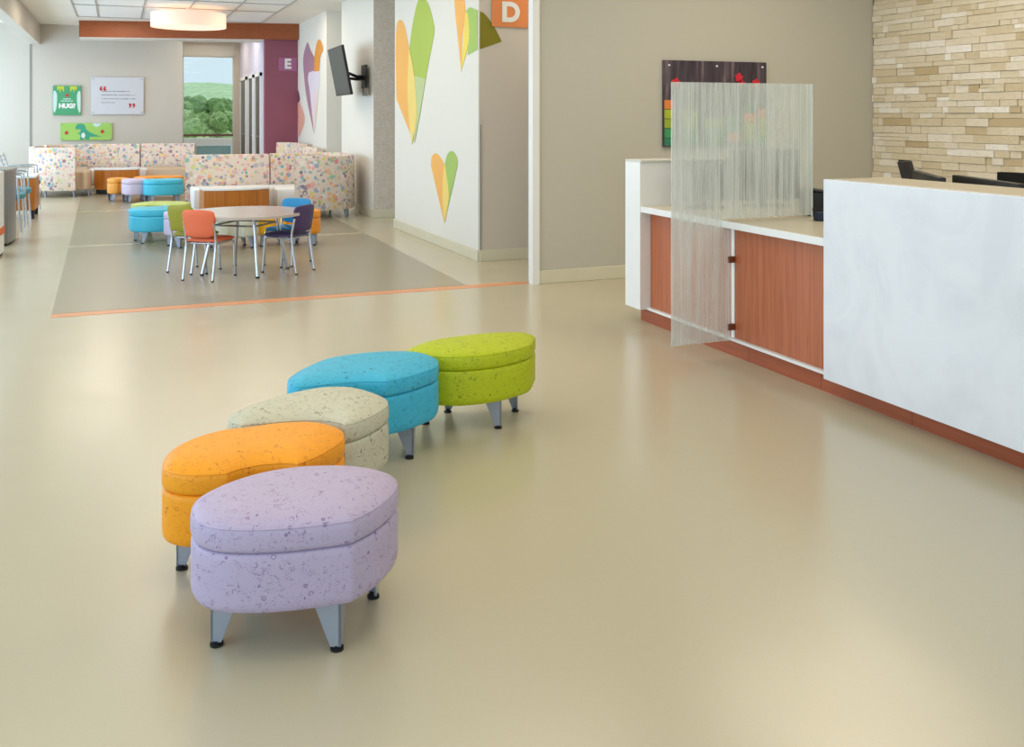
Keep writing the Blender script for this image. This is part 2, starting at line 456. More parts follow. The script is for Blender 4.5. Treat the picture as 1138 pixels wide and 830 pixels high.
# outdoors beyond the window
def grass_mat():
    s = N('meadow_grass'); v = s.coord()
    return s.fin(s.ramp(s.noise(v, .6, 6, .7), [(.3, srgb(116,156,112)), (.5, srgb(158,188,134)), (.7, srgb(190,208,160))]), .9)
bm = bmesh.new(); nx, ny = 46, 46
vs = [[None]*(ny+1) for _ in range(nx+1)]
for i in range(nx+1):
    for j in range(ny+1):
        y = 27+(j/ny)**1.6*170; x = -60+150*i/nx
        k = min(1, max(0, (y-60)/110))
        zz = -1.2+ (y-27)*.012 + k*k*(4.4+1.5*math.sin(x*.06+1.2)+.8*math.sin(x*.17+y*.03))
        vs[i][j] = bm.verts.new((x, y, zz))
for i in range(nx):
    for j in range(ny): bm.faces.new((vs[i][j], vs[i+1][j], vs[i+1][j+1], vs[i][j+1]))
o = finish('hillside', bm, grass_mat()); struct(o)
def foliage(name, a, b):
    s = N(name); v = s.coord(); s.bump(s.noise(v, 14, 3), 1.0, .1)
    return s.fin(s.ramp(s.noise(v, 5, 6, .85), [(.35, a), (.65, b)]), .9)
FOL = [foliage('dark_green_foliage', srgb(78,122,66), srgb(176,204,122)), foliage('mid_green_foliage', srgb(120,156,84), srgb(206,222,150)), foliage('blue_green_foliage', srgb(120,160,134), srgb(176,204,168))]
bark = plain('bark', srgb(98,80,62), .9)
trees = [(2.0,50,1.9,0,'dark leafy tree at left edge of the corridor window view'),(3.4,43,1.7,1,'lighter leafy tree at lower left of the corridor window view'),(5.0,52,2.1,0,'tall dark tree in the middle of the corridor window view'),
         (6.6,42,1.6,1,'light green tree right of the middle of the corridor window view'),(4.6,72,2.3,0,'dark tree behind the row seen through the corridor window'),(6.9,54,2.0,0,'dark tree at the right of the corridor window view'),(2.9,62,2.2,2,'bluish tree far behind at left through the corridor window'),
         (8.6,66,2.6,2,'bluish tree far behind at right through the corridor window')]
for x, y, h, k, lab in trees:
    h *= 1.3
    t = thing('tree', lab, 'tree', (x, y, -1.2+(y-27)*.012), 0, 'trees beyond the corridor window')
    bm = bmesh.new(); tube(bm, [(0,0,-.1),(0.05,0,h*.5),(0,0,h*.9)], .12, 8, .05); finish('trunk', bm, bark, t)
    bm = bmesh.new()
    for q in range(34):
        a = R.random()*6.28; rr = R.random()*1.15; zc = h*.45+R.random()*h*.6
        g = bmesh.ops.create_icosphere(bm, subdivisions=3, radius=.26+R.random()*.24, matrix=Matrix.Translation((math.cos(a)*rr, math.sin(a)*rr, zc)))
        for v in g['verts']: v.co += Vector((R.uniform(-.08,.08), R.uniform(-.08,.08), R.uniform(-.08,.08)))
    finish('crown', bm, FOL[k], t)
for i in range(7):
    x = 1.6+i*.95; t = tag(None or finish('bush', (lambda bm: [bmesh.ops.create_icosphere(bm, subdivisions=2, radius=R.uniform(.2,.3), matrix=Matrix.Translation((x+R.uniform(-.22,.22), 33+R.uniform(-.3,.3), .35+R.uniform(-.3,.3)))) for _ in range(7)] and bm)(bmesh.new()), FOL[1 if i % 3 else 0]), 'low green bush in the hedge beyond the corridor window', 'bush', 'bushes beyond the corridor window')
    for v in t.data.vertices: v.co += Vector((R.uniform(-.06,.06), R.uniform(-.06,.06), R.uniform(-.06,.06)))
struct(finish('trim_14', B(-2, 8, 25.6, 25.8, -1.2, .84), plain('pink_cream_parapet', srgb(244,230,220), .8), smooth=0))
struct(finish('trim_15', B(-2, 8, 23.7, 25.6, -.3, .0), plain('deck_grey', srgb(150,170,170), .8), smooth=0))
t = thing('glass_railing', 'teal glass balustrade with white posts outside the corridor window', 'railing', (2.2, 25.0, 0))
finish('glass_panel', B(-1.2, 1.4, -.01, .01, .08, .66), plain('teal_balustrade_glass', srgb(140,168,168), .2), t, smooth=0)
finish('rail', B(-1.2, 1.4, -.025, .025, .66, .69), 'trimwhite', t, smooth=0)
for q in (-.95, .42, 1.3): finish('post', B(q, q+.05, -.03, .03, 0, .69), 'trimwhite', t, smooth=0)

# ------------------------------------------------------------------ wall graphics
def dm(name, col): return plain(name, srgb(*col), .6, var=.06, scale=2)
G = {'or': dm('decal_orange', (240,176,84)), 'or2': dm('decal_amber', (226,150,60)), 'ye': dm('decal_yellow', (238,208,112)), 'ye2': dm('decal_bright_yellow', (236,210,80)),
     'gr': dm('decal_green', (168,190,70)), 'gr2': dm('decal_pale_green', (186,198,140)), 'ol': dm('decal_olive', (128,120,10)), 'gr3': dm('decal_leaf_green', (160,190,90)),
     'pu': dm('decal_mauve', (172,128,150)), 'li': dm('decal_pale_lilac', (224,214,228)), 'pi': dm('decal_pale_peach', (236,206,196)), 'sa': dm('decal_salmon', (230,170,150)), 'dp': dm('decal_deep_purple', (116,60,96))}
def petal(parent, name, pts, x, mat, lift, n=5):
    """petal on a wall of constant x; pts = (y, z)"""
    P = outline(pts, n); y0, z0 = parent.location.y, parent.location.z
    bm = bmesh.new(); prism2(bm, [(p.x-y0, p.y-z0) for p in P], (x-parent.location.x-lift, 0, 0), (0,1,0), (0,0,1), (-1,0,0), .002)
    finish(name, bm, G[mat], parent, smooth=0)
X0 = 3.25
t = thing('heart_decal', 'tall orange, yellow and green heart decal, largest on the white wall', 'wall decal', (X0, 11, 1.6))
petal(t, 'orange_petal', [(11.80,1.62,1),(11.83,2.25),(11.78,2.55),(11.62,2.60),(11.42,2.50),(11.22,2.2,1),(11.16,1.9),(11.06,1.12,1)], X0, 'or', .001)
petal(t, 'green_petal', [(11.22,2.22,1),(11.08,2.5),(10.86,2.75),(10.66,2.76),(10.44,2.66),(10.26,2.44),(10.24,2.32),(10.48,1.95),(10.78,1.42,1),(11.0,1.1,1)], X0, 'gr', .002)
petal(t, 'pale_green_petal', [(11.1,1.9,1),(10.55,1.83,1),(10.82,1.36),(11.0,1.09,1)], X0, 'gr2', .0045)
petal(t, 'yellow_petal', [(11.21,2.22,1),(11.0,1.9),(10.9,1.5),(10.93,1.3),(11.10,1.07,1),(11.24,1.45),(11.28,1.8)], X0, 'ye', .007)
t = thing('heart_decal', 'smallest and lowest orange and green heart decal on the white wall', 'wall decal', (X0, 9.9, .6))
petal(t, 'orange_petal', [(10.36,.86,1),(10.32,.96),(10.17,1.0),(10.0,.96),(9.87,.88,1),(9.86,.55),(9.88,.265,1)], X0, 'or', .001)
petal(t, 'green_petal', [(9.86,.9,1),(9.78,1.0),(9.64,1.045),(9.50,1.01),(9.44,.93),(9.5,.82),(9.7,.52,1),(9.82,.35,1)], X0, 'gr3', .002)
petal(t, 'yellow_petal', [(9.86,.9,1),(9.80,.8),(9.72,.55),(9.86,.27,1),(9.93,.5),(9.92,.75)], X0, 'ye', .0045)
t = thing('heart_decal', 'orange and green heart decal folding round the corner under the D sign', 'wall decal', (X0, 9.2, 2.3))
petal(t, 'orange_petal', [(9.62,3.0,1),(9.55,2.6),(9.33,1.86,1),(9.3,2.2),(9.2,2.45),(9.28,2.7),(9.42,3.0,1)], X0, 'or', .001)
petal(t, 'yellow_petal', [(9.2,2.45,1),(9.12,2.42),(9.1,2.15),(9.335,1.87,1),(9.27,2.15)], X0, 'ye2', .003)
petal(t, 'green_petal', [(9.19,2.46,1),(9.1,2.49),(9.0,2.48),(8.846,2.44,1),(8.846,2.06,1),(9.13,2.02,1),(9.12,2.2)], X0, 'gr3', .002)
bm = bmesh.new()
P = outline([(3.264,2.06,1),(3.264,2.43,1),(3.32,2.40),(3.40,2.30),(3.46,2.2),(3.49,2.14,1)], 5)
prism2(bm, [(p.x-X0, p.y-2.3) for p in P], (0, 8.826-9.2, 0), (1,0,0), (0,0,1), (0,-1,0), .003)
finish('olive_petal', bm, G['ol'], t, smooth=0)
X1 = 3.29
t = thing('leaf_decal', 'mauve and orange tall leaf decal beside the purple wall', 'wall decal', (X1, 17.8, 1.8))
petal(t, 'mauve_petal', [(18.6,2.5),(18.3,2.73),(18.1,2.77),(17.85,2.62),(17.45,2.45,1),(17.45,2.2,1),(18.1,2.15),(17.9,1.8),(17.5,1.08,1),(18.2,1.7),(18.5,2.15)], X1, 'pu', .001)
petal(t, 'lilac_petal', [(18.05,2.2,1),(17.6,2.22),(17.15,2.2),(17.0,2.14),(17.1,1.8),(17.45,1.1,1)], X1, 'li', .003)
petal(t, 'peach_petal', [(17.35,1.9),(17.2,1.75),(17.25,1.5),(17.45,1.12,1),(17.5,1.4)], X1, 'pi', .005)
petal(t, 'orange_petal', [(17.46,2.2,1),(17.46,2.45),(17.25,2.68),(17.05,2.75),(16.85,2.7),(16.66,2.55),(16.9,2.45),(17.0,2.2,1)], X1, 'or2', .005)
petal(t, 'salmon_petal', [(19.17,1.7),(18.8,1.6),(18.45,1.4),(18.5,1.25),(18.8,1.1),(19.1,1.0),(19.17,1.3)], X1, 'sa', .001)
petal(t, 'purple_petal', [(19.18,1.9),(19.05,1.85),(18.95,1.72),(19.18,1.68)], X1, 'dp', .003)
# letter signs
def letter_sign(letter, label, x0, x1, y, z0, z1, col, size, name):
    t = thing(name, label, 'sign', ((x0+x1)/2, y, (z0+z1)/2))
    w, h = (x1-x0)/2, (z1-z0)/2
    finish('sign_plate', B(-w, w, -.014, 0, -h, h, bev=.002), plain('sign_colour_'+letter, srgb(*col), .5), t, smooth=0)
    text_mesh('letter', letter, size, 'trimwhite', t, (0, -.016, -.05 if letter == 'D' else 0), (PI/2, 0, 0), .003, size*.045)
letter_sign('D', 'square orange sign with a white letter D on the tan wall', 3.385, 3.775, 8.825, 2.285, 2.66, (222,136,78), .26, 'letter_sign')
letter_sign('E', 'mauve square sign with a white letter E on the purple wall', 2.915, 3.27, 19.198, 2.285, 2.545, (166,98,138), .26, 'letter_sign')

# art on the back wall
YB = 20.985
def plaque(label, x0, x1, z0, z1, mat, cat='wall sign', name='wall_plaque', y=YB):
    t = thing(name, label, cat, ((x0+x1)/2, y, (z0+z1)/2)); w, h = (x1-x0)/2, (z1-z0)/2
    finish('board', B(-w, w, -.03, 0, -h, h, bev=.003), mat, t, smooth=0); return t, w, h
def flat(t, name, pts, mat, lift=.032, n=5, smooth_pts=True):
    P = [Vector(p[:2]) for p in pts] if not smooth_pts else outline(pts, n)
    bm = bmesh.new(); prism2(bm, [(p.x, p.y) for p in P], (0, -lift, 0), (1,0,0), (0,0,1), (0,-1,0), .002)
    return finish(name, bm, mat, t, smooth=0)
green = dm('plaque_green', (72,158,110)); lime = dm('plaque_lime', (160,204,98)); pale = dm('plaque_pale', (198,222,216)); red = dm('print_red', (190,52,66)); dkg = dm('dino_green', (62,160,130)); grey = dm('print_grey', (120,118,130)); chart = dm('print_chartreuse', (188,200,60))
def flower(t, name, cx, cz, r, mat=red, lift=.034):
    pts = []
    for k in range(20):
        a = 2*PI*k/20; rr = r*(1 if k % 4 < 2 else .75); pts.append((cx+rr*math.cos(a), cz+rr*math.sin(a)))
    flat(t, name, pts, mat, lift, smooth_pts=True, n=2)
def pins(t, w, h, m=.03):
    for sx in (-1, 1):
        for sz in (-1, 1):
            bm = bmesh.new(); tube(bm, [(sx*(w-m), -.03, sz*(h-m)), (sx*(w-m), -.042, sz*(h-m))], .011); finish('standoff', bm, 'steel', t)
t, w, h = plaque('green plaque reading HUG? with claws along its top edge', -1.16, -.66, 1.42, 2.0, green)
flat(t, 'side_patch', [(-w+.01,.17),(-w+.07,.12),(-w+.06,-.15),(-w+.01,-.22)], pale); flat(t, 'side_patch', [(w-.01,.17),(w-.07,.12),(w-.06,-.15),(w-.01,-.22)], pale)
for s_ in (-1, 1): flat(t, 'claws', [(s_*.18,h-.01,1),(s_*.17,h-.1),(s_*.14,h-.06),(s_*.12,h-.14),(s_*.1,h-.06),(s_*.06,h-.12),(s_*.05,h-.01,1)], chart)
flower(t, 'flower', 0, .1, .035)
text_mesh('lettering', 'HUG?', .118, 'trimwhite', t, (0, -.034, -.11), (PI/2,0,0), .002, .008)

for zz, ww in ((.03, .07), (-.01, .11)):
    hh = [R.uniform(.003, .011) for _ in range(25)]; xs_ = [-ww+2*ww*i/24 for i in range(25)]
    bm = bmesh.new(); prism2(bm, [(x_, zz-h_) for x_, h_ in zip(xs_, hh)]+[(x_, zz+h_) for x_, h_ in list(zip(xs_, hh))[::-1]], (0,-.031,0), (1,0,0), (0,0,1), (0,-1,0), .002)
    finish('text_line', bm, pale, t, smooth=0)
pins(t, w, h)
t, w, h = plaque('white quote board with red quotation marks on the back wall', -.48, .50, 1.435, 2.18, plain('board_white', srgb(208,209,216), .4))
text_mesh('opening_quote', '\u201c', .32, red, t, (-.27, -.034, .06), (PI/2,0,0), .002, .006)
text_mesh('closing_quote', '\u201d', .32, red, t, (.27, -.034, -.28), (PI/2,0,0), .002, .006)
for k, (a, b) in enumerate(((-.29,.22),(-.3,.33),(-.3,.33),(-.3,-.05))):
    m = 40; xs_ = [a+(b-a)*i/m for i in range(m+1)]; zc = .09-k*.075; hh = [R.uniform(.002, .008) for _ in xs_]
    bm = bmesh.new(); prism2(bm, [(x_, zc-h_) for x_, h_ in zip(xs_, hh)]+[(x_, zc+h_) for x_, h_ in list(zip(xs_, hh))[::-1]], (0,-.031,0), (1,0,0), (0,0,1), (0,-1,0), .002)
    finish('text_line', bm, grey, t, smooth=0)
pins(t, w, h, .04)
t, w, h = plaque('long lime green plaque with a green dinosaur, below the other two', -1.03, -.09, .925, 1.265, lime)
flat(t, 'dinosaur', [(-.20,.085),(-.16,.145),(-.09,.155),(-.03,.12),(-.015,.06),(.03,.01),(.12,-.045),(.27,-.10,1),(.12,-.10),(.06,-.11),(.05,-.16,1),(-.01,-.16,1),(-.02,-.14),(-.05,-.14),(-.06,-.163,1),(-.12,-.163,1),(-.11,-.09),(-.125,-.05),(-.18,-.045,1),(-.125,-.02),(-.105,.03),(-.13,.05),(-.19,.045,1)], dkg)
flat(t, 'belly', [(-.05,-.02),(-.09,-.05),(-.085,-.11),(-.05,-.13),(-.02,-.08)], M['trimwhite'], .0345)
flower(t, 'flower', -.36, -.02, .04); flower(t, 'flower', .29, .0, .04)
flat(t, 'cloud', [(.12,h-.005,1),(.13,.12),(.19,.09),(.25,.12),(.27,h-.005,1)], pale); pins(t, w, h, .03)
# reception wall art
def art_mat():
    s = N('painted_dark_backdrop'); v = s.coord((14, 1, 1.2))
    return s.fin(s.ramp(s.noise(v, 1.3, 4, .6), [(.3, srgb(34,26,38)), (.55, srgb(74,62,74)), (.75, srgb(128,112,116))]), .35)
t = thing('painting', 'dark painting with red flowers and bright coloured blocks behind the frosted screen', 'painting', (5.04, 7.469, 1.525))
w, h = .55, .385
finish('panel', B(-w, w, -.03, .0, -h, h, bev=.002), art_mat(), t, smooth=0)
bcol = [(222,128,60),(168,180,44),(150,170,50),(58,150,96),(46,128,92)]
for ci, xx in enumerate((-.545, -.36, -.12, .12, .3, .45)):
    ww = [.1,.16,.2,.14,.12,.09][ci]; top = [.03,-.06,-.14,-.1,.0,-.05][ci]; zc = top; k = 0
    while zc > -h+.03:
        hh = min(.085, zc+h-.005); c = bcol[(k if ci == 0 else k+ci) % 5]
        finish('painted_block', B(xx, xx+ww, -.033, -.03, zc-hh+.006, zc), dm('block_%d_%d_%d' % c, c), t, smooth=0); zc -= hh; k += 1
for fx, fz, fr in ((-.43,.185,.045),(.24,.24,.045),(.27,.19,.035),(.43,.19,.045)): flower(t, 'red_flower', fx, fz, fr, dm('flower_red', (206,30,52)))
for px_ in (-.5, .0, .5): 
    bm = bmesh.new(); tube(bm, [(px_, -.03, h-.045), (px_, -.042, h-.045)], .009); finish('standoff', bm, 'trimwhite', t)

# ------------------------------------------------------------------ reception desk
t = thing('reception_desk', 'long white and cherry wood reception desk with a raised marbled slab front', 'reception desk', (3.4, 3.4, 0))
ox, oy = 3.4, 3.4
def D(name, x0, x1, y0, y1, z0, z1, mat, bev=0, parent=t): return finish(name, B(x0-ox, x1-ox, y0-oy, y1-oy, z0, z1, bev=bev), mat, parent, smooth=0)
D('slab_front', 3.275, 3.33, .9, 3.90, .10, 1.10, 'slab', .003)
D('transaction_top', 3.331, 3.68, .9, 3.90, 1.075, 1.10, 'worktop', .003)
D('slab_side', 3.33, 3.66, 3.86, 3.895, .77, 1.075, 'slab', .002)
D('slab_inner', 3.62, 3.66, .9, 3.86, .77, 1.075, 'panelgrey')
D('end_panel', 3.28, 4.0, 5.745, 5.95, .10, 1.10, 'white_gloss', .003)
D('end_panel_cap', 3.28, 4.0, 5.735, 5.95, 1.10, 1.115, 'panelgrey', .002)
D('worktop', 3.30, 4.15, .9, 5.745, .77, .80, 'worktop', .002)
D('inner_worktop', 4.15, 4.62, .9, 4.5, .77, .80, 'worktop', .002)
D('worktop_edge', 3.285, 3.30, 3.9, 5.745, .762, .802, 'white_gloss', .002)
D('wood_panel', 3.36, 3.38, 4.80, 5.74, .115, .762, 'counter_wood')
D('wood_panel', 3.36, 3.38, 3.86, 4.77, .115, .762, 'counter_wood')
D('white_reveal', 3.355, 3.375, 4.77, 4.80, .115, .762, 'white_gloss')
D('bottom_strip', 3.335, 3.38, 3.86, 5.745, .098, .114, 'white_gloss')
D('carcass', 3.381, 3.43, .9, 5.74, .1, .765, 'panelgrey')
y = 5.89
while y > .9:
    y1 = max(y-.62, .9); D('toe_kick', 3.37, 3.39, y1+.002, y-.001, 0, .10, 'toe_wood'); y = y1
D('leg_block', 3.375, 3.5, 5.74, 5.885, 0.0, .1, 'toe_wood')
D('support', 4.05, 4.1, 4.9, 5.0, 0, .77, 'panelgrey'); D('support', 4.5, 4.55, 4.3, 4.4, 0, .77, 'panelgrey'); D('support', 4.05, 4.1, 1.5, 1.6, 0, .77, 'panelgrey')
# frosted screen
t = thing('frosted_screen', 'streaky frosted glass privacy screen standing across the reception desk', 'glass screen', (3.3, 4.785, .1))
bm = bmesh.new(); prism2(bm, [(-.365,0),(.03,0),(.03,.655),(-.02,.655),(-.02,.712),(.624,.712),(.624,1.51),(-.365,1.51)], (0,0,0), (1,0,0), (0,0,1), (0,-1,0), .012)
finish('glass_sheet', bm, 'glass', t, smooth=0)
bm = bmesh.new(); box(bm, .6245, .628, -.012, 0, .703, 1.51); finish('polished_edge', bm, 'glass_edge', t, smooth=0)
for z_ in (.06, .455): finish('clip', B(.015, .06, -.022, .006, z_, z_+.037, bev=.002), plain('bronze_clip%d' % (z_*100), srgb(120,70,44), .4, .3), t, smooth=0)

# desk equipment
def monitor(loc, rz, w, h, label, zc):
    t = thing('monitor', label, 'computer monitor', loc, rz, 'monitors on the reception desk')
    finish('display', B(-w/2, w/2, -.02, .02, zc-h, zc, bev=.006), 'black', t)
    finish('screen', B(-w/2+.012, w/2-.012, .02, .022, zc-h+.012, zc-.012), 'screen', t, smooth=0)
    bm = bmesh.new(); tube(bm, [(0,-.03,.01),(0,-.035,zc-h*.5)], .02); finish('neck', bm, 'black', t)
    finish('foot', B(-.12, .12, -.1, .08, 0, .012, bev=.005), 'black', t)
monitor((4.08, 5.45, .80), math.radians(178), .54, .34, 'wide dark monitor behind the frosted screen', .385)
monitor((3.66, 5.52, .80), math.radians(172), .30, .27, 'smaller dark monitor behind the frosted screen nearest the end panel', .32)
monitor((4.22, 4.155, .80), math.radians(235.8), .70, .24, 'black monitor showing over the slab, nearest the black task chair', .292)
monitor((4.17, 3.715, .80), math.radians(247.3), .72, .24, 'wide black monitor showing over the right of the slab', .29)
# printer with a raised lid
t = thing('receipt_printer', 'small black printer with an open lid beside the slab end', 'printer', (4.05, 4.88, .80), math.radians(-22))
finish('body', B(-.09, .09, -.09, .09, .0, .15, bev=.012), 'black', t)
bm = bmesh.new(); prism2(bm, [(-.12,.165),(.10,.135),(.10,.145),(-.12,.178)], (0,-.1,0), (1,0,0), (0,0,1), (0,1,0), .2); finish('lid', bm, 'screen', t)
finish('tray', B(-.07, .07, -.13, -.09, .005, .03, bev=.005), 'black', t)
t = thing('pen_basket', 'black mesh basket holding small supplies in front of the printer', 'basket', (3.83, 4.585, .80))
bm = bmesh.new()
for k in range(20):
    a = 2*PI*k/20; tube(bm, [(.038*math.cos(a), .038*math.sin(a), 0), (.046*math.cos(a+.5), .046*math.sin(a+.5), .07)], .0014, 5)
    tube(bm, [(.038*math.cos(a), .038*math.sin(a), 0), (.046*math.cos(a-.5), .046*math.sin(a-.5), .07)], .0014, 5)
for zz, rr in ((0, .038), (.07, .046)): tube(bm, [(rr*math.cos(2*PI*k/24), rr*math.sin(2*PI*k/24), zz) for k in range(25)], .003, 6)
finish('mesh_body', bm, 'black', t)
bm = bmesh.new(); tube(bm, [(0,0,.002),(0,0,.05)], .033, 16); finish('contents', bm, dm('blue_clips', (60,70,100)), t)
# task chairs behind the desk
def task_chair(loc, rz, label, top):
    t = thing('task_chair', label, 'office chair', loc, rz, 'task chairs behind the reception desk')
    bm = bmesh.new()
    for k in range(5):
        a = 2*PI*k/5; tube(bm, [(0,0,.09),(.28*math.cos(a),.28*math.sin(a),.06)], .022, 8, .014)
    finish('base', bm, 'black', t)
    for k in range(5):
        a = 2*PI*k/5; bm = bmesh.new(); tube(bm, [(.28*math.cos(a),.28*math.sin(a)-.02,.028),(.28*math.cos(a),.28*math.sin(a)+.02,.028)], .028, 12); finish('caster', bm, 'rubber', t)
    bm = bmesh.new(); tube(bm, [(0,0,.08),(0,0,.44)], .025); finish('gas_lift', bm, 'black', t)
    bm = bmesh.new(); loft(bm, outline([(-.24,-.22),(.24,-.22),(.25,.2),(-.25,.2)], 8), [(.44,.03),(.46,0),(.50,0),(.52,.03)]); finish('seat', bm, 'black_soft', t)
    bm = bmesh.new(); n = 10; rows = []
    for i in range(n+1):
        z = .56+(top-.56)*i/n; w = .22*(1-.25*(i/n)**3); rows.append([])
        for k in range(-5, 6):
            u = k/5; y = -.22-.05*math.sin(PI*i/n)+.05*(1-u*u)*-1; rows[-1].append((u*w, y, z))
    A = [[bm.verts.new(p) for p in r] for r in rows]; Bk = [[bm.verts.new((p[0], p[1]-.035, p[2])) for p in r] for r in rows]
    for i in range(n):
        for k in range(10):
            bm.faces.new((A[i][k],A[i][k+1],A[i+1][k+1],A[i+1][k])); bm.faces.new((Bk[i+1][k],Bk[i+1][k+1],Bk[i][k+1],Bk[i][k]))
        bm.faces.new((A[i][0],A[i+1][0],Bk[i+1][0],Bk[i][0])); bm.faces.new((A[i+1][10],A[i][10],Bk[i][10],Bk[i+1][10]))
    for k in range(10):
        bm.faces.new((A[0][k+1],A[0][k],Bk[0][k],Bk[0][k+1])); bm.faces.new((A[n][k],A[n][k+1],Bk[n][k+1],Bk[n][k]))
    finish('backrest', bm, 'black_soft', t)
    bm = bmesh.new(); tube(bm, [(0,0,.46),(0,-.26,.47),(0,-.33,.6),(0,-.33,.8)], .018); finish('back_support', bm, 'black', t)
    for s_ in (-1, 1):
        bm = bmesh.new(); tube(bm, [(s_*.2,0,.46),(s_*.29,0,.5),(s_*.29,0,.68)], .014); finish('arm_post', bm, 'black', t)
        finish('armrest', B(s_*.29-.04, s_*.29+.04, -.1, .13, .68, .71, bev=.012), 'black', t)
task_chair((4.44, 4.93, 0), math.radians(45), 'black task chair whose curved back top shows left above the slab', 1.13)
task_chair((4.95, 4.36, 0), math.radians(90), 'black task chair at the far right behind the slab', 1.06)

# ------------------------------------------------------------------ ottomans
def ottoman(label, pts, mat, cat_group, legs, zb=.13, zg=.285, zt=.352, hard=True, name='ottoman', crown=.027, rz=-.44):
    P = outline(pts, 6); cx = sum(p.x for p in P)/len(P); cy = sum(p.y for p in P)/len(P)
    P = [p-Vector((cx, cy)) for p in P]
    if area(P) < 0: P.reverse()
    t = thing(name, label, 'ottoman', (cx, cy, 0), 0, cat_group)
    bm = bmesh.new(); loft(bm, P, [(zb,.011),(zb+.006,.006),(zb+.016,.0015),(zb+.03,0),(zg-.022,0),(zg-.009,.0015),(zg-.004,.005),(zg-.001,.010)], top=-1); finish('upholstered_body', bm, mat, t, 50)
    bm = bmesh.new(); loft(bm, P, [(zg,.010),(zg+.003,.005),(zg+.009,.001),(zg+.016,-.001),(zt-.02,-.001),(zt-.010,.001),(zt-.003,.0045),(zt+.002,.010)], top=crown); finish('cushion', bm, mat, t, 50)
    bm = bmesh.new(); ring = [(p.x, p.y, zt-.004) for p in inset(P, .0035)]; tube(bm, ring+[ring[0]], .0022, 6, cap=False); finish('piping', bm, mat, t)
    for lx, ly in legs:
        x, y = lx-cx, ly-cy; d = Vector((-x, -y)).normalized()
        bm = bmesh.new(); ax = Vector((math.cos(rz), math.sin(rz), 0)); ay = Vector((-ax.y, ax.x, 0))
        U1 = ax*(1 if d.x*ax.x+d.y*ax.y > 0 else -1); U2 = ay*(1 if d.x*ay.x+d.y*ay.y > 0 else -1)
        for U, W in ((U1, U2), (U2, U1)):       # two tapered plates folded along the outer corner
            prism2(bm, [(0,.012),(.028,.012),(.078,zb+.01),(0,zb+.01)], (x, y, 0), U, (0,0,1), W, .006)
        g = finish('leg', bm, 'leg_metal', t, 0)
        bm = bmesh.new(); c = (x+d.x*.016, y+d.y*.016)
        tube(bm, [(c[0],c[1],0),(c[0],c[1],.007)], .018, 16); tube(bm, [(c[0],c[1],.007),(c[0],c[1],.014)], .012, 12); finish('glide', bm, 'rubber', g)
    return t
def S(pts, k=.9725): return [(p[0]*k, p[1]*k)+tuple(p[2:]) for p in pts]
V = {'lav': vinyl('lavender_print_vinyl', srgb(188,174,202), srgb(122,92,142)), 'org': vinyl('orange_print_vinyl', srgb(252,164,22), srgb(190,98,8), .75),
     'crm': vinyl('cream_print_vinyl', srgb(202,199,176), srgb(84,80,64), .85), 'blu': vinyl('turquoise_print_vinyl', srgb(62,182,216), srgb(14,96,132), .9), 'grn': vinyl('lime_print_vinyl', srgb(186,198,20), srgb(96,104,8), .8)}
g = 'colourful ottomans winding across the front of the floor'
ottoman('lavender ottoman nearest the viewer, in front of the orange one', S([(.190,2.80),(.205,2.735),(.25,2.68),(.32,2.643),(.41,2.616),(.50,2.602),(.592,2.596,1),(.67,2.652),(.735,2.725),(.775,2.80),(.780,2.87),(.75,2.935),(.69,2.99),(.60,3.032),(.50,3.052),(.40,3.042),(.30,2.998),(.225,2.93),(.195,2.865)]), V['lav'], g,
        [(.232,2.70),(.548,2.545),(.715,2.80),(.36,2.93)])
ottoman('orange ottoman with a curved bite, behind the lavender one', S([(.13,3.22),(.16,3.15),(.225,3.105),(.313,3.085,1),(.35,3.108),(.42,3.122),(.49,3.108),(.53,3.082,1),(.60,3.13),(.665,3.195),(.718,3.275),(.726,3.36),(.696,3.43),(.627,3.485),(.51,3.507),(.42,3.497),(.34,3.502),(.226,3.446),(.158,3.35)]), V['org'], g,
        [(.172,3.20),(.30,3.05),(.64,3.2),(.60,3.34),(.25,3.33)][:1]+[(.645,3.19),(.60,3.34),(.25,3.33)])
ottoman('cream patterned ottoman between the orange and turquoise ones', S([(.37,3.62),(.40,3.70),(.47,3.77),(.55,3.825),(.66,3.875),(.77,3.892),(.885,3.845),(.955,3.72),(.96,3.60),(.89,3.50),(.80,3.425),(.75,3.41,1),(.725,3.455),(.66,3.505),(.57,3.53),(.48,3.535),(.41,3.545,1)]), V['crm'], g,
        [(.43,3.57),(.80,3.42),(.88,3.62),(.55,3.72)])
ottoman('turquoise ottoman between the cream and lime green ones', S([(.65,4.0),(.66,4.09),(.713,4.185),(.78,4.27),(.86,4.34),(1.0,4.378),(1.156,4.368),(1.29,4.30),(1.338,4.18),(1.295,4.05),(1.21,3.98),(1.12,3.93),(1.03,3.90,1),(.97,3.93),(.90,3.945),(.81,3.95),(.735,3.95,1),(.68,3.955)]), V['blu'], g,
        [(.72,4.0),(1.135,3.865),(1.20,4.10),(.86,4.18)])
ottoman('lime green ottoman at the far end of the winding row', S([(1.24,4.32),(1.26,4.39),(1.33,4.46),(1.42,4.51),(1.52,4.53),(1.66,4.545),(1.80,4.525),(1.90,4.475),(1.925,4.42),(1.892,4.35),(1.82,4.25),(1.66,4.175),(1.523,4.16),(1.42,4.18),(1.35,4.22),(1.28,4.27)]), V['grn'], g,
        [(1.30,4.28),(1.61,4.08),(1.785,4.30),(1.46,4.42)])

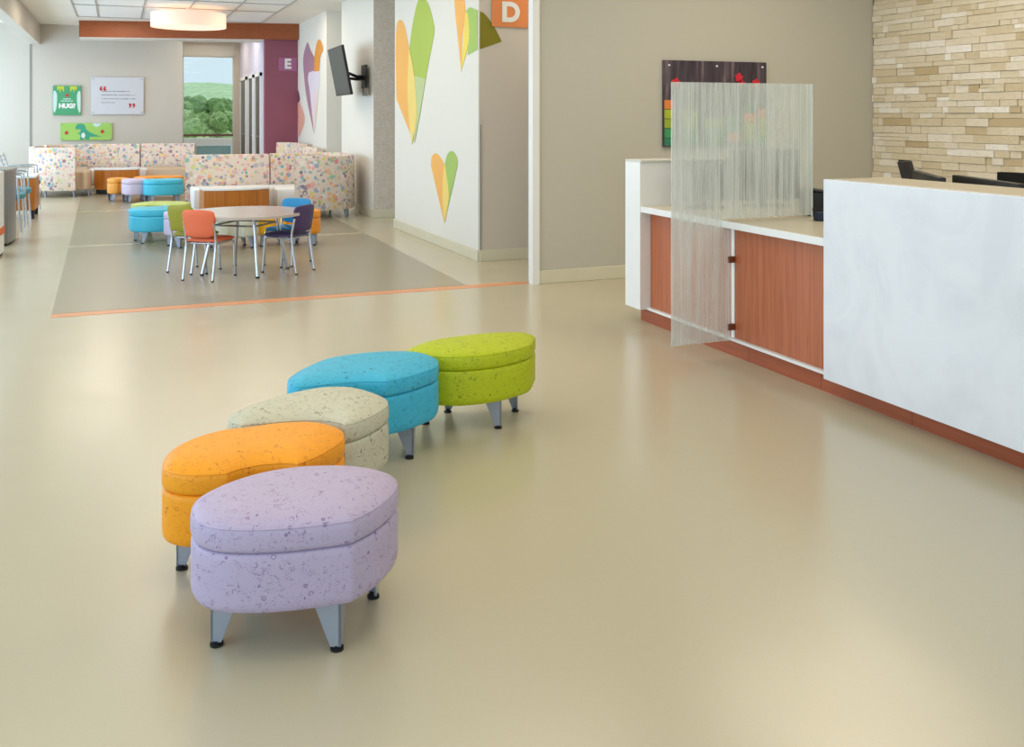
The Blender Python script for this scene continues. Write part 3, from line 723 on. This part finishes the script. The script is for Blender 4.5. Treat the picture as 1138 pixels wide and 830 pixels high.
def bean(cx, cy, w, d, rz, bite=.3):
    base = [(-1,-.1),(-.95,-.6),(-.6,-.95),(-.3,-1,1),(-.22,-1+bite*.7),(0,-1+bite),(.22,-1+bite*.7),(.3,-1,1),(.6,-.95),(.95,-.6),(1,-.1),(.92,.45),(.6,.85),(.2,1),(-.2,1),(-.6,.85),(-.92,.45)]
    c, s = math.cos(rz), math.sin(rz)
    return [((x*w/2*c-y*d/2*s)+cx, (x*w/2*s+y*d/2*c)+cy)+tuple(r) for x, y, *r in base]
def feet(cx, cy, w, d, rz):
    c, s = math.cos(rz), math.sin(rz)
    return [((x*w*c-y*d*s)+cx, (x*w*s+y*d*c)+cy) for x, y in ((-.38,-.32),(.38,-.32),(.34,.32),(-.34,.32))]
VF = {'tq': plain('far_turquoise_vinyl', srgb(70,190,220), .45), 'lv': plain('far_lavender_vinyl', srgb(205,192,214), .45), 'gn': plain('far_lime_vinyl', srgb(190,205,110), .45),
      'yl': plain('far_yellow_vinyl', srgb(246,188,20), .45), 'or': plain('far_orange_vinyl', srgb(240,150,30), .45), 'cr': plain('far_cream_vinyl', srgb(212,212,196), .45), 'am': plain('far_amber_vinyl', srgb(232,160,62), .45)}
gA, gB = 'ottomans curving behind the small round table', 'ottomans by the far booth'
for lab, cx, cy, w, d, rz, m, gg in [
    ('turquoise ottoman left of the green chair', .42, 11.62, .58, .5, 3.3, 'tq', gA), ('lime green ottoman just behind the nearer turquoise one', .50, 12.25, .66, .5, -.4, 'gn', gA),
    ('lavender ottoman just behind the green chair', .72, 11.08, .46, .46, 3.5, 'lv', gA), ('cream ottoman half hidden beneath the round table', 1.13, 10.75, .56, .46, .1, 'cr', gA),
    ('yellow ottoman behind the light blue chair', 1.58, 10.9, .5, .4, .3, 'yl', gA), ('orange ottoman peeking out behind the purple chair', 1.92, 10.75, .34, .4, -.3, 'or', gA),
    ('amber ottoman at the left of the far booth group', .02, 17.35, .34, .4, .2, 'am', gB), ('lavender ottoman beside the far turquoise one', .28, 17.0, .4, .48, 3.3, 'lv', gB),
    ('turquoise ottoman in the far group near the tan seat', .70, 16.75, .62, .5, 3.2, 'tq', gB), ('orange topped ottoman behind the far turquoise one', .66, 17.6, .8, .5, 0, 'or', gB)]:
    ottoman(lab, bean(cx, cy, w, d, rz, .2), VF[m], gg, feet(cx, cy, w, d, rz), .13, .30, .37, crown=.015)

# ------------------------------------------------------------------ child chairs and table
def kid_chair(label, loc, rz, seatm, backm=None):
    """faces +y in local space"""
    t = thing('child_chair', label, 'chair', loc, rz, 'small chairs round the play table')
    W = .145
    for s_ in (-1, 1):
        bm = bmesh.new(); tube(bm, curve([(s_*W,-.20,.006),(s_*W,-.165,.20),(s_*W,-.15,.33),(s_*W,-.165,.42),(s_*W,-.185,.50)], 5), .0105); L = finish('leg', bm, 'chrome', t)
        bm = bmesh.new(); tube(bm, [(s_*W,-.20,0),(s_*W,-.20,.012)], .0125); finish('foot_cap', bm, 'rubber', L)
        bm = bmesh.new(); tube(bm, curve([(s_*W,.155,.006),(s_*W,.14,.18),(s_*W,.132,.30),(s_*W,.10,.322)], 5), .0105); L = finish('leg', bm, 'chrome', t)
        bm = bmesh.new(); tube(bm, [(s_*W,.155,0),(s_*W,.155,.012)], .0125); finish('foot_cap', bm, 'rubber', L)
        bm = bmesh.new(); tube(bm, [(s_*W,.10,.322),(s_*W,-.152,.318)], .0095); finish('side_rail', bm, 'chrome', t)
    bm = bmesh.new(); tube(bm, [(-W,-.12,.315),(W,-.12,.315)], .008); tube(bm, [(-W,.09,.318),(W,.09,.318)], .008); finish('cross_rail', bm, 'chrome', t)
    bm = bmesh.new(); loft(bm, outline([(-.13,-.15),(0,-.16),(.13,-.15),(.15,-.03),(.155,.11),(.12,.15),(0,.16),(-.12,.15),(-.155,.11),(-.15,-.03)], 5), [(.328,.03),(.334,.006),(.342,0),(.352,.004),(.36,.03),(.362,.06)]); finish('seat', bm, seatm, t, 60)
    # backrest: a curved padded panel, wider at its top
    bm = bmesh.new(); P = outline([(-.125,.385),(0,.372),(.125,.385),(.14,.44),(.158,.54),(.15,.59),(.11,.608),(0,.612),(-.11,.608),(-.15,.59),(-.158,.54),(-.14,.44)], 5)
    cen = Vector((0, .49)); rings = []
    for off, k in ((-.012,.93),(-.008,.985),(0,1),(.008,.985),(.012,.93)):
        rings.append([])
        for p in P:
            q = cen+(p-cen)*k; rings[-1].append(bm.verts.new((q.x, -.168-(q.y-.42)*.13+off-.018*(1-(q.x/.15)**2), q.y)))
    n = len(P)
    for a, b in zip(rings, rings[1:]):
        for k in range(n): bm.faces.new((a[k], a[(k+1) % n], b[(k+1) % n], b[k]))
    for ring, off in ((rings[0], -1), (rings[-1], 1)):
        prev = ring; oo = -.012 if off < 0 else .012
        for k2 in (.6, .3):
            cur = []
            for p in P:
                q = cen+(p-cen)*k2; cur.append(bm.verts.new((q.x, -.168-(q.y-.42)*.13+oo*1.25-.018*(1-(q.x/.15)**2), q.y)))
            for k in range(n): bm.faces.new((prev[k], prev[(k+1) % n], cur[(k+1) % n], cur[k]))
            prev = cur
        bm.faces.new(prev)
    finish('backrest', bm, backm or seatm, t, 60)
cm = {k: plain(k+'_chair_fabric', srgb(*v), .6) for k, v in {'coral': (232,112,72), 'red': (206,66,36), 'olive': (148,142,20), 'blue': (40,140,196), 'purple': (74,56,104)}.items()}
kid_chair('coral orange child chair nearest the viewer at the round table', (.76, 8.83, 0), math.radians(-38), cm['coral'])
kid_chair('olive green child chair at the left of the round table', (.67, 9.29, 0), math.radians(-50), cm['olive'])
kid_chair('dark purple child chair at the right of the round table', (1.43, 8.94, 0), math.radians(47), cm['purple'])
kid_chair('light blue child chair behind the purple one at the round table', (1.50, 9.38, 0), math.radians(140), cm['blue'])
t = thing('play_table', 'small round pale grey table on slanted chrome legs amid four coloured chairs', 'table', (1.08, 9.03, 0))
circ = [Vector((.53*math.cos(2*PI*k/64), .53*math.sin(2*PI*k/64))) for k in range(64)]
bm = bmesh.new(); loft(bm, circ, [(.522,.01),(.524,.002),(.546,0),(.55,.004)]); finish('tabletop', bm, 'tabletop', t)
for a in (0, 1, 2, 3):
    an = math.radians(-32+90*a-50); c_, s_ = math.cos(an), math.sin(an)
    bm = bmesh.new(); tube(bm, [(c_*.27, s_*.27, .52), (c_*.385, s_*.385, .01)], .015, 12); L = finish('leg', bm, 'chrome', t)
    bm = bmesh.new(); tube(bm, [(c_*.387, s_*.387, 0), (c_*.385, s_*.385, .014)], .017, 12); finish('foot_cap', bm, 'rubber', L)
bm = bmesh.new()
for a in range(4):
    p, q = [math.radians(-82+90*k) for k in (a, a+1)]
    tube(bm, [(.285*math.cos(p), .285*math.sin(p), .44), (.285*math.cos(q), .285*math.sin(q), .44)], .008)
finish('frame_rail', bm, 'steel', t)

# ------------------------------------------------------------------ booths
def wall_path(bm, pts, th, z0, z1, n=8, lean=0):
    P = [Vector((p.x, p.y)) for p in curve([(a, b, 0) for a, b in pts], n)]
    L, Rr = [], []
    for i, p in enumerate(P):
        d = (P[min(i+1, len(P)-1)]-P[max(i-1, 0)]).normalized(); nn = Vector((-d.y, d.x))
        L.append(p+nn*th/2); Rr.append(p-nn*th/2)
    poly = L+Rr[::-1]
    rr = [(z0, .008), (z0+.01, 0), (z1-.02, 0), (z1-.006, .006), (z1, .02)]
    rings = [[bm.verts.new((p.x, p.y, z)) for p in inset(poly, d)] for z, d in rr]
    m = len(poly)
    for a, b in zip(rings, rings[1:]):
        for k in range(m): bm.faces.new((a[k], a[(k+1) % m], b[(k+1) % m], b[k]))
    bm.faces.new(rings[0][::-1]); bm.faces.new(rings[-1])
def booth(label, loc, sections, seats, feet_, seatmats, name='booth_seat'):
    t = thing(name, label, 'booth seat', loc); lx, ly = loc[0], loc[1]
    for sec in sections:
        bm = bmesh.new(); wall_path(bm, [(a-lx, b-ly) for a, b in sec[0]], sec[1], .12, sec[2]); finish('backrest', bm, 'bubble', t, 60)
    for (pl, mt, z1) in seats:
        P = outline([(p[0]-lx, p[1]-ly)+tuple(p[2:]) for p in pl], 5)
        if area(P) < 0: P.reverse()
        bm = bmesh.new(); loft(bm, P, [(.12,.02),(.13,0),(z1-.03,0),(z1-.008,.01),(z1,.035)]); finish('seat', bm, mt, t, 60)
    for fx, fy in feet_:
        bm = bmesh.new(); tube(bm, [(fx-lx, fy-ly, .13), (fx-lx+.015, fy-ly-.01, 0)], .022, 10, .014); finish('leg', bm, 'leg_metal', t)
booth('curved bubble print booth whose outer back faces the viewer, right of the tables', (2.2, 13.9, 0),
      [([(2.24,13.30),(2.55,13.22),(2.86,13.30),(3.05,13.52),(3.13,13.85),(3.10,14.2)], .09, .86),
       ([(2.06,14.36),(2.5,14.40),(2.85,14.45),(3.09,14.28)], .10, .865),
       ([(.90,14.42),(1.3,14.36),(1.7,14.34),(2.03,14.36)], .12, .86)],
      [([(.97,13.74,1),(2.0,13.70),(2.02,14.28,1),(.95,14.32,1)], 'white_seat', .42), ([(2.02,13.40,1),(2.7,13.36),(2.95,13.6),(2.98,14.1),(2.8,14.3),(2.02,14.28,1)], 'white_seat', .42)],
      [(2.35,13.3),(2.95,13.42),(3.02,13.62),(1.0,13.85),(1.0,14.25),(2.9,14.25)], None)
booth('curved bubble print booth along the back wall under the plaques', (0, 19.6, 0),
      [([(-.66,18.30),(-1.0,18.36),(-1.26,18.55),(-1.38,18.95),(-1.40,19.5),(-1.3,19.95)], .10, .86),
       ([(-1.26,20.0),(-1.0,20.28),(-.6,20.38),(-.1,20.32),(.42,20.2)], .12, .865),
       ([(.45,20.18),(.9,20.06),(1.42,19.86)], .13, .87)],
      [([(-.6,18.5,1),(-.50,18.44),(-.43,18.6),(-.43,19.2),(-.5,19.55),(-.5,20.2,1),(-1.1,20.1),(-1.28,19.5),(-1.25,18.8),(-1.0,18.5)], 'tan_seat', .44),
       ([(-.49,19.5,1),(.5,19.35),(.5,20.1,1),(-.49,20.22,1)], 'white_seat', .42), ([(.52,19.32,1),(1.32,19.1),(1.36,19.75,1),(.52,20.05,1)], 'tan_seat', .43)],
      [(-.70,18.36),(-1.15,18.5),(-.47,18.6),(.3,19.55),(1.25,19.2),(1.3,19.8),(-1.3,19.7)], None)
booth('bubble print booth partly hidden along the leaf decorated wall', (3.1, 17.6, 0),
      [([(3.17,16.35),(3.15,17.0),(3.14,17.55)], .11, .86), ([(3.14,17.62),(3.14,18.4),(3.02,18.85),(2.86,18.98)], .11, .90)],
      [([(2.62,16.5,1),(3.08,16.5,1),(3.07,17.6,1),(2.6,17.6,1)], 'white_seat', .42), ([(2.6,17.62,1),(3.07,17.62,1),(3.05,18.7),(2.62,18.75,1)], 'white_seat', .42)],
      [(2.66,16.6),(3.05,16.6),(2.66,18.6),(3.0,18.6)], None)
def drum_table(label, cx, cy, w, d, rz):
    t = thing('low_table', label, 'table', (cx, cy, 0), rz, 'low wooden tables with white tops')
    P = outline([(-w/2,d/2,1),(-w/2,-d*.3,1),(-w*.25,-d*.47),(0,-d*.52),(w*.25,-d*.47),(w/2,-d*.3,1),(w/2,d/2,1)], 6)
    if area(P) < 0: P.reverse()
    bm = bmesh.new(); loft(bm, inset(P, .04), [(0,0),(.085,0)]); finish('plinth', bm, 'black', t)
    bm = bmesh.new(); loft(bm, P, [(.085,0),(.435,0)]); finish('body', bm, 'table_wood', t, 30)
    bm = bmesh.new(); loft(bm, inset(P, -.01), [(.435,0),(.455,0),(.46,.004)]); finish('top', bm, 'white_gloss', t, 30)
drum_table('low amber wood table with a white top before the right booth', 1.46, 13.38, .84, .52, math.radians(4))
drum_table('low amber wood table with a white top before the back wall booth', 0, 18.98, .74, .42, math.radians(-6))

# ------------------------------------------------------------------ television
t = thing('television', 'tilted flat television on a black wall bracket', 'television', (3.25, 13.6, 1.75))
def frame_pt(s, v, d):     # s along width (0 near..1 far), v height, d depth behind the screen
    near, far = Vector((2.86,13.05,2.375)), Vector((2.905,14.2,2.375)); dn = Vector((.135,.02,-.675))
    p = near+(far-near)*s+dn*v; nn = (far-near).cross(dn).normalized()
    if nn.x < 0: nn = -nn
    return p+nn*d-Vector((3.29,13.6,1.75))
def tvbox(bm, s0, s1, v0, v1, d0, d1):
    vs_ = [bm.verts.new(frame_pt(s, v, d)) for d in (d0, d1) for s, v in ((s0,v0),(s1,v0),(s1,v1),(s0,v1))]
    for f in ((0,1,2,3),(7,6,5,4),(0,4,5,1),(1,5,6,2),(2,6,7,3),(3,7,4,0)): bm.faces.new([vs_[i] for i in f])
bm = bmesh.new(); tvbox(bm, 0, 1, 0, 1, 0, .035); tvbox(bm, .2, .8, .2, .85, .035, .06); finish('casing', bm, 'black', t, 0)
bm = bmesh.new(); tvbox(bm, .012, .988, .02, .97, -.002, 0); finish('screen', bm, 'screen', t, 0)
bm = bmesh.new(); tvbox(bm, .25, .3, .3, .95, .06, .08); tvbox(bm, .7, .75, .3, .95, .06, .08); tvbox(bm, .2, .8, .55, .62, .08, .095)
tube(bm, [(-.2,-.1,.25),(-.1,-.02,.22),(0,-.12,.22)], .022); tube(bm, [(-.2,.1,.2),(-.1,-.02,.18),(0,-.12,.18)], .02); finish('bracket', bm, 'black', t, 0)
finish('wall_plate', B(-.02, 0, -.26, .02, .05, .38), 'black', t, 0)
finish('cable_box', B(-.05, 0, -.3, -.16, -.06, .05, bev=.005), 'trimgrey', t, 0)

# ------------------------------------------------------------------ ceiling drum light
t = thing('drum_light', 'large round glowing drum light on the ceiling before the wood fascia', 'ceiling light', (1.10, 16.86, H))
circ = [Vector((.595*math.cos(2*PI*k/64), .595*math.sin(2*PI*k/64))) for k in range(64)]
bm = bmesh.new()
a = [bm.verts.new((p.x, p.y, -.10)) for p in circ]; b = [bm.verts.new((p.x, p.y, -.33)) for p in circ]; c = [bm.verts.new((p.x*.985, p.y*.985, -.33)) for p in circ]; d = [bm.verts.new((p.x*.985, p.y*.985, -.10)) for p in circ]
for k in range(64):
    q = (k+1) % 64
    for u, v in ((a, b), (b, c), (c, d), (d, a)): bm.faces.new((u[k], u[q], v[q], v[k]))
finish('lamp_shade', bm, 'drum', t)
bm = bmesh.new(); loft(bm, [p*.98 for p in circ], [(-.322,0),(-.314,0)]); finish('diffuser', bm, 'diffuser', t)
bm = bmesh.new(); tube(bm, [(0,0,0),(0,0,-.314)], .05, 12); tube(bm, [(-.59,0,-.12),(.59,0,-.12)], .01); finish('mount', bm, 'trimwhite', t)

# ------------------------------------------------------------------ left side: bins, waiting chairs
t = thing('recycling_bin', 'brushed steel recycling bin with a rounded side', 'bin', (-1.35, 12.15, 0))
P = outline([(-.28,-.38,1),(.18,-.38),(.26,-.3),(.29,0),(.27,.34),(.2,.38),(-.28,.38,1)], 5)
bm = bmesh.new(); loft(bm, P, [(.03,0),(.80,0),(.803,.004)]); finish('body', bm, 'steel', t)
bm = bmesh.new(); loft(bm, inset(P, .01), [(0,0),(.03,0)]); finish('base', bm, 'rubber', t)
bm = bmesh.new(); loft(bm, inset(P, -.012), [(.803,0),(.825,0),(.83,.006)]); finish('lid', bm, 'trimgrey', t)
finish('flap', B(-.05, .12, -.395, -.378, .6, .74), 'black', t, 0)
t = thing('recycling_bin', 'white bin with an orange band, cut by the left frame edge', 'bin', (-1.375, 11.0, 0))
P = outline([(-.25,-.3,1),(.2,-.3),(.28,-.22),(.30,.1),(.24,.2),(-.25,.2,1)], 5)
bm = bmesh.new(); loft(bm, P, [(.03,0),(.84,0),(.85,.01)]); finish('body', bm, 'white_gloss', t)
bm = bmesh.new(); loft(bm, inset(P, -.008), [(.22,0),(.29,0)]); finish('band', bm, dm('orange_band', (220,104,50)), t)
bm = bmesh.new(); loft(bm, inset(P, .01), [(0,0),(.03,0)]); finish('base', bm, 'rubber', t)
def waiting_chair(label, loc, rz):
    """faces +x"""
    t = thing('waiting_chair', label, 'chair', loc, rz, 'teal waiting chairs along the left side')
    for s_ in (-1, 1):
        y = s_*.28
        bm = bmesh.new(); tube(bm, curve([(.24,y,0),(.22,y,.3),(.2,y,.62),(.16,y,.67),(-.1,y,.67),(-.2,y,.66)], 4), .012); finish('leg', bm, 'chrome', t)
        bm = bmesh.new(); tube(bm, curve([(-.27,y,0),(-.22,y,.35),(-.2,y,.66),(-.26,y,.86)], 4), .012); finish('leg', bm, 'chrome', t)
    bm = bmesh.new(); tube(bm, [(.2,-.28,.38),(.2,.28,.38)], .01); tube(bm, [(-.2,-.28,.38),(-.2,.28,.38)], .01); finish('seat_frame', bm, 'chrome', t)
    bm = bmesh.new(); loft(bm, outline([(-.22,-.24),(.2,-.25),(.26,0),(.2,.25),(-.22,.24)], 6), [(.39,.03),(.4,.0),(.45,0),(.465,.04)]); finish('seat', bm, 'teal_seat', t, 60)
    bm = bmesh.new()
    for k in range(5): tube(bm, curve([(-.21-.008*k,-.27,.56+.065*k),(-.24-.008*k,0,.56+.065*k),(-.21-.008*k,.27,.56+.065*k)], 5), .008)
    finish('back_rail', bm, 'chrome', t)
for k, (yy, lab) in enumerate(((13.4, 'teal seat chrome waiting chair next to the steel bin'), (14.3, 'second teal waiting chair from the steel bin'), (16.0, 'teal waiting chair nearest the back booth'))):
    waiting_chair(lab, (-1.32, yy, 0), 0)
t = thing('side_table', 'amber wood side table on black feet between teal waiting chairs', 'side table', (-1.28, 15.15, 0))
finish('body', B(-.25, .24, -.42, .36, .12, .56, bev=.004), 'table_wood', t, 0)
finish('top', B(-.26, .25, -.43, .37, .56, .585, bev=.004), 'white_gloss', t, 0)
for sx in (-.2, .18):
    for sy in (-.36, .3): finish('foot', B(sx, sx+.05, sy-.03, sy+.03, 0, .12), 'black', t, 0)

# ------------------------------------------------------------------ light
w = bpy.data.worlds.new('sky'); bpy.context.scene.world = w; w.use_nodes = True
nt = w.node_tree; bg = nt.nodes['Background']
tc = nt.nodes.new('ShaderNodeTexCoord'); sp = nt.nodes.new('ShaderNodeSeparateXYZ'); rp = nt.nodes.new('ShaderNodeValToRGB')
nt.links.new(tc.outputs['Generated'], sp.inputs[0]); nt.links.new(sp.outputs[2], rp.inputs[0])
rp.color_ramp.elements[0].position = 0; rp.color_ramp.elements[0].color = (.64,.79,.88,1)
rp.color_ramp.elements[1].position = .5; rp.color_ramp.elements[1].color = (.66,.82,1.0,1)
nt.links.new(rp.outputs[0], bg.inputs[0]); bg.inputs[1].default_value = 1.0
def arealight(name, loc, sx, sy, power, col, rot=(0,0,0), spread=PI):
    l = bpy.data.lights.new(name, 'AREA'); l.shape = 'RECTANGLE'; l.size = sx; l.size_y = sy; l.energy = power; l.color = col; l.spread = spread
    o = bpy.data.objects.new(name, l); o.location = loc; o.rotation_euler = rot; C.objects.link(o); return o
warm = (1, .87, .70)
for x, y, p, sz in ((.6,2.4,80,2.6),(4.9,2.6,60,1.6),(.4,6.0,74,2.6),(5.0,5.6,98,1.8),(2.6,5.6,34,1.2),(1.2,9.8,76,2.4),(4.3,8.25,36,.7),(1.2,13.4,84,2.2),(-.4,16.2,60,1.2),(2.4,16.0,44,1.2),(-.2,18.9,40,.7),(1.9,22.3,42,.7),(2.0,20.5,34,.7)):
    arealight('ceiling_fill_lamp', (x, y, H-.03), sz, sz, p*.36, warm)  # warm downlight, with unseen lamps added to brighten reception, tan wall and corridor
for y0, y1, p in ((-3.9,2,56),(2,8,88),(8,14.5,135),(14.5,20.9,165)):
    arealight('window_daylight', (XL+.03, (y0+y1)/2, 1.6), 2.45, y1-y0-.1, p, (.60,.80,1.0), (0, -PI/2, 0))
arealight('rear_fill_light', (1.8, -3.9, 1.7), 7, 2.6, 36, (.70,.86,1.0), (PI/2, 0, 0))  # added cool fill behind the camera, no window stands there
s = bpy.data.lights.new('sun', 'SUN'); s.energy = 2.0; s.angle = .02; s.color = (1,.96,.9)
o = bpy.data.objects.new('sun', s); o.rotation_euler = (math.radians(55), 0, math.radians(150)); C.objects.link(o)

# ------------------------------------------------------------------ camera
cam = bpy.data.cameras.new('camera'); co = bpy.data.objects.new('camera', cam); C.objects.link(co)
co.location = (0, 0, 1.42); co.rotation_euler = (PI/2, 0, -math.atan(439/1076))
cam.sensor_fit = 'HORIZONTAL'; cam.sensor_width = 36; cam.lens = 36*1076/1138
cam.shift_y = -(415-128)/1138; cam.clip_end = 500
sc = bpy.context.scene; sc.camera = co
sc.view_settings.view_transform = 'Standard'; sc.view_settings.look = 'None'; sc.view_settings.gamma = 1
sc.view_settings.exposure = .1; sc.view_settings.use_curve_mapping = False
sc.cycles.use_denoising = True; sc.cycles.max_bounces = 8; sc.cycles.diffuse_bounces = 5; sc.cycles.transparent_max_bounces = 12
sc.cycles.sample_clamp_indirect = 4
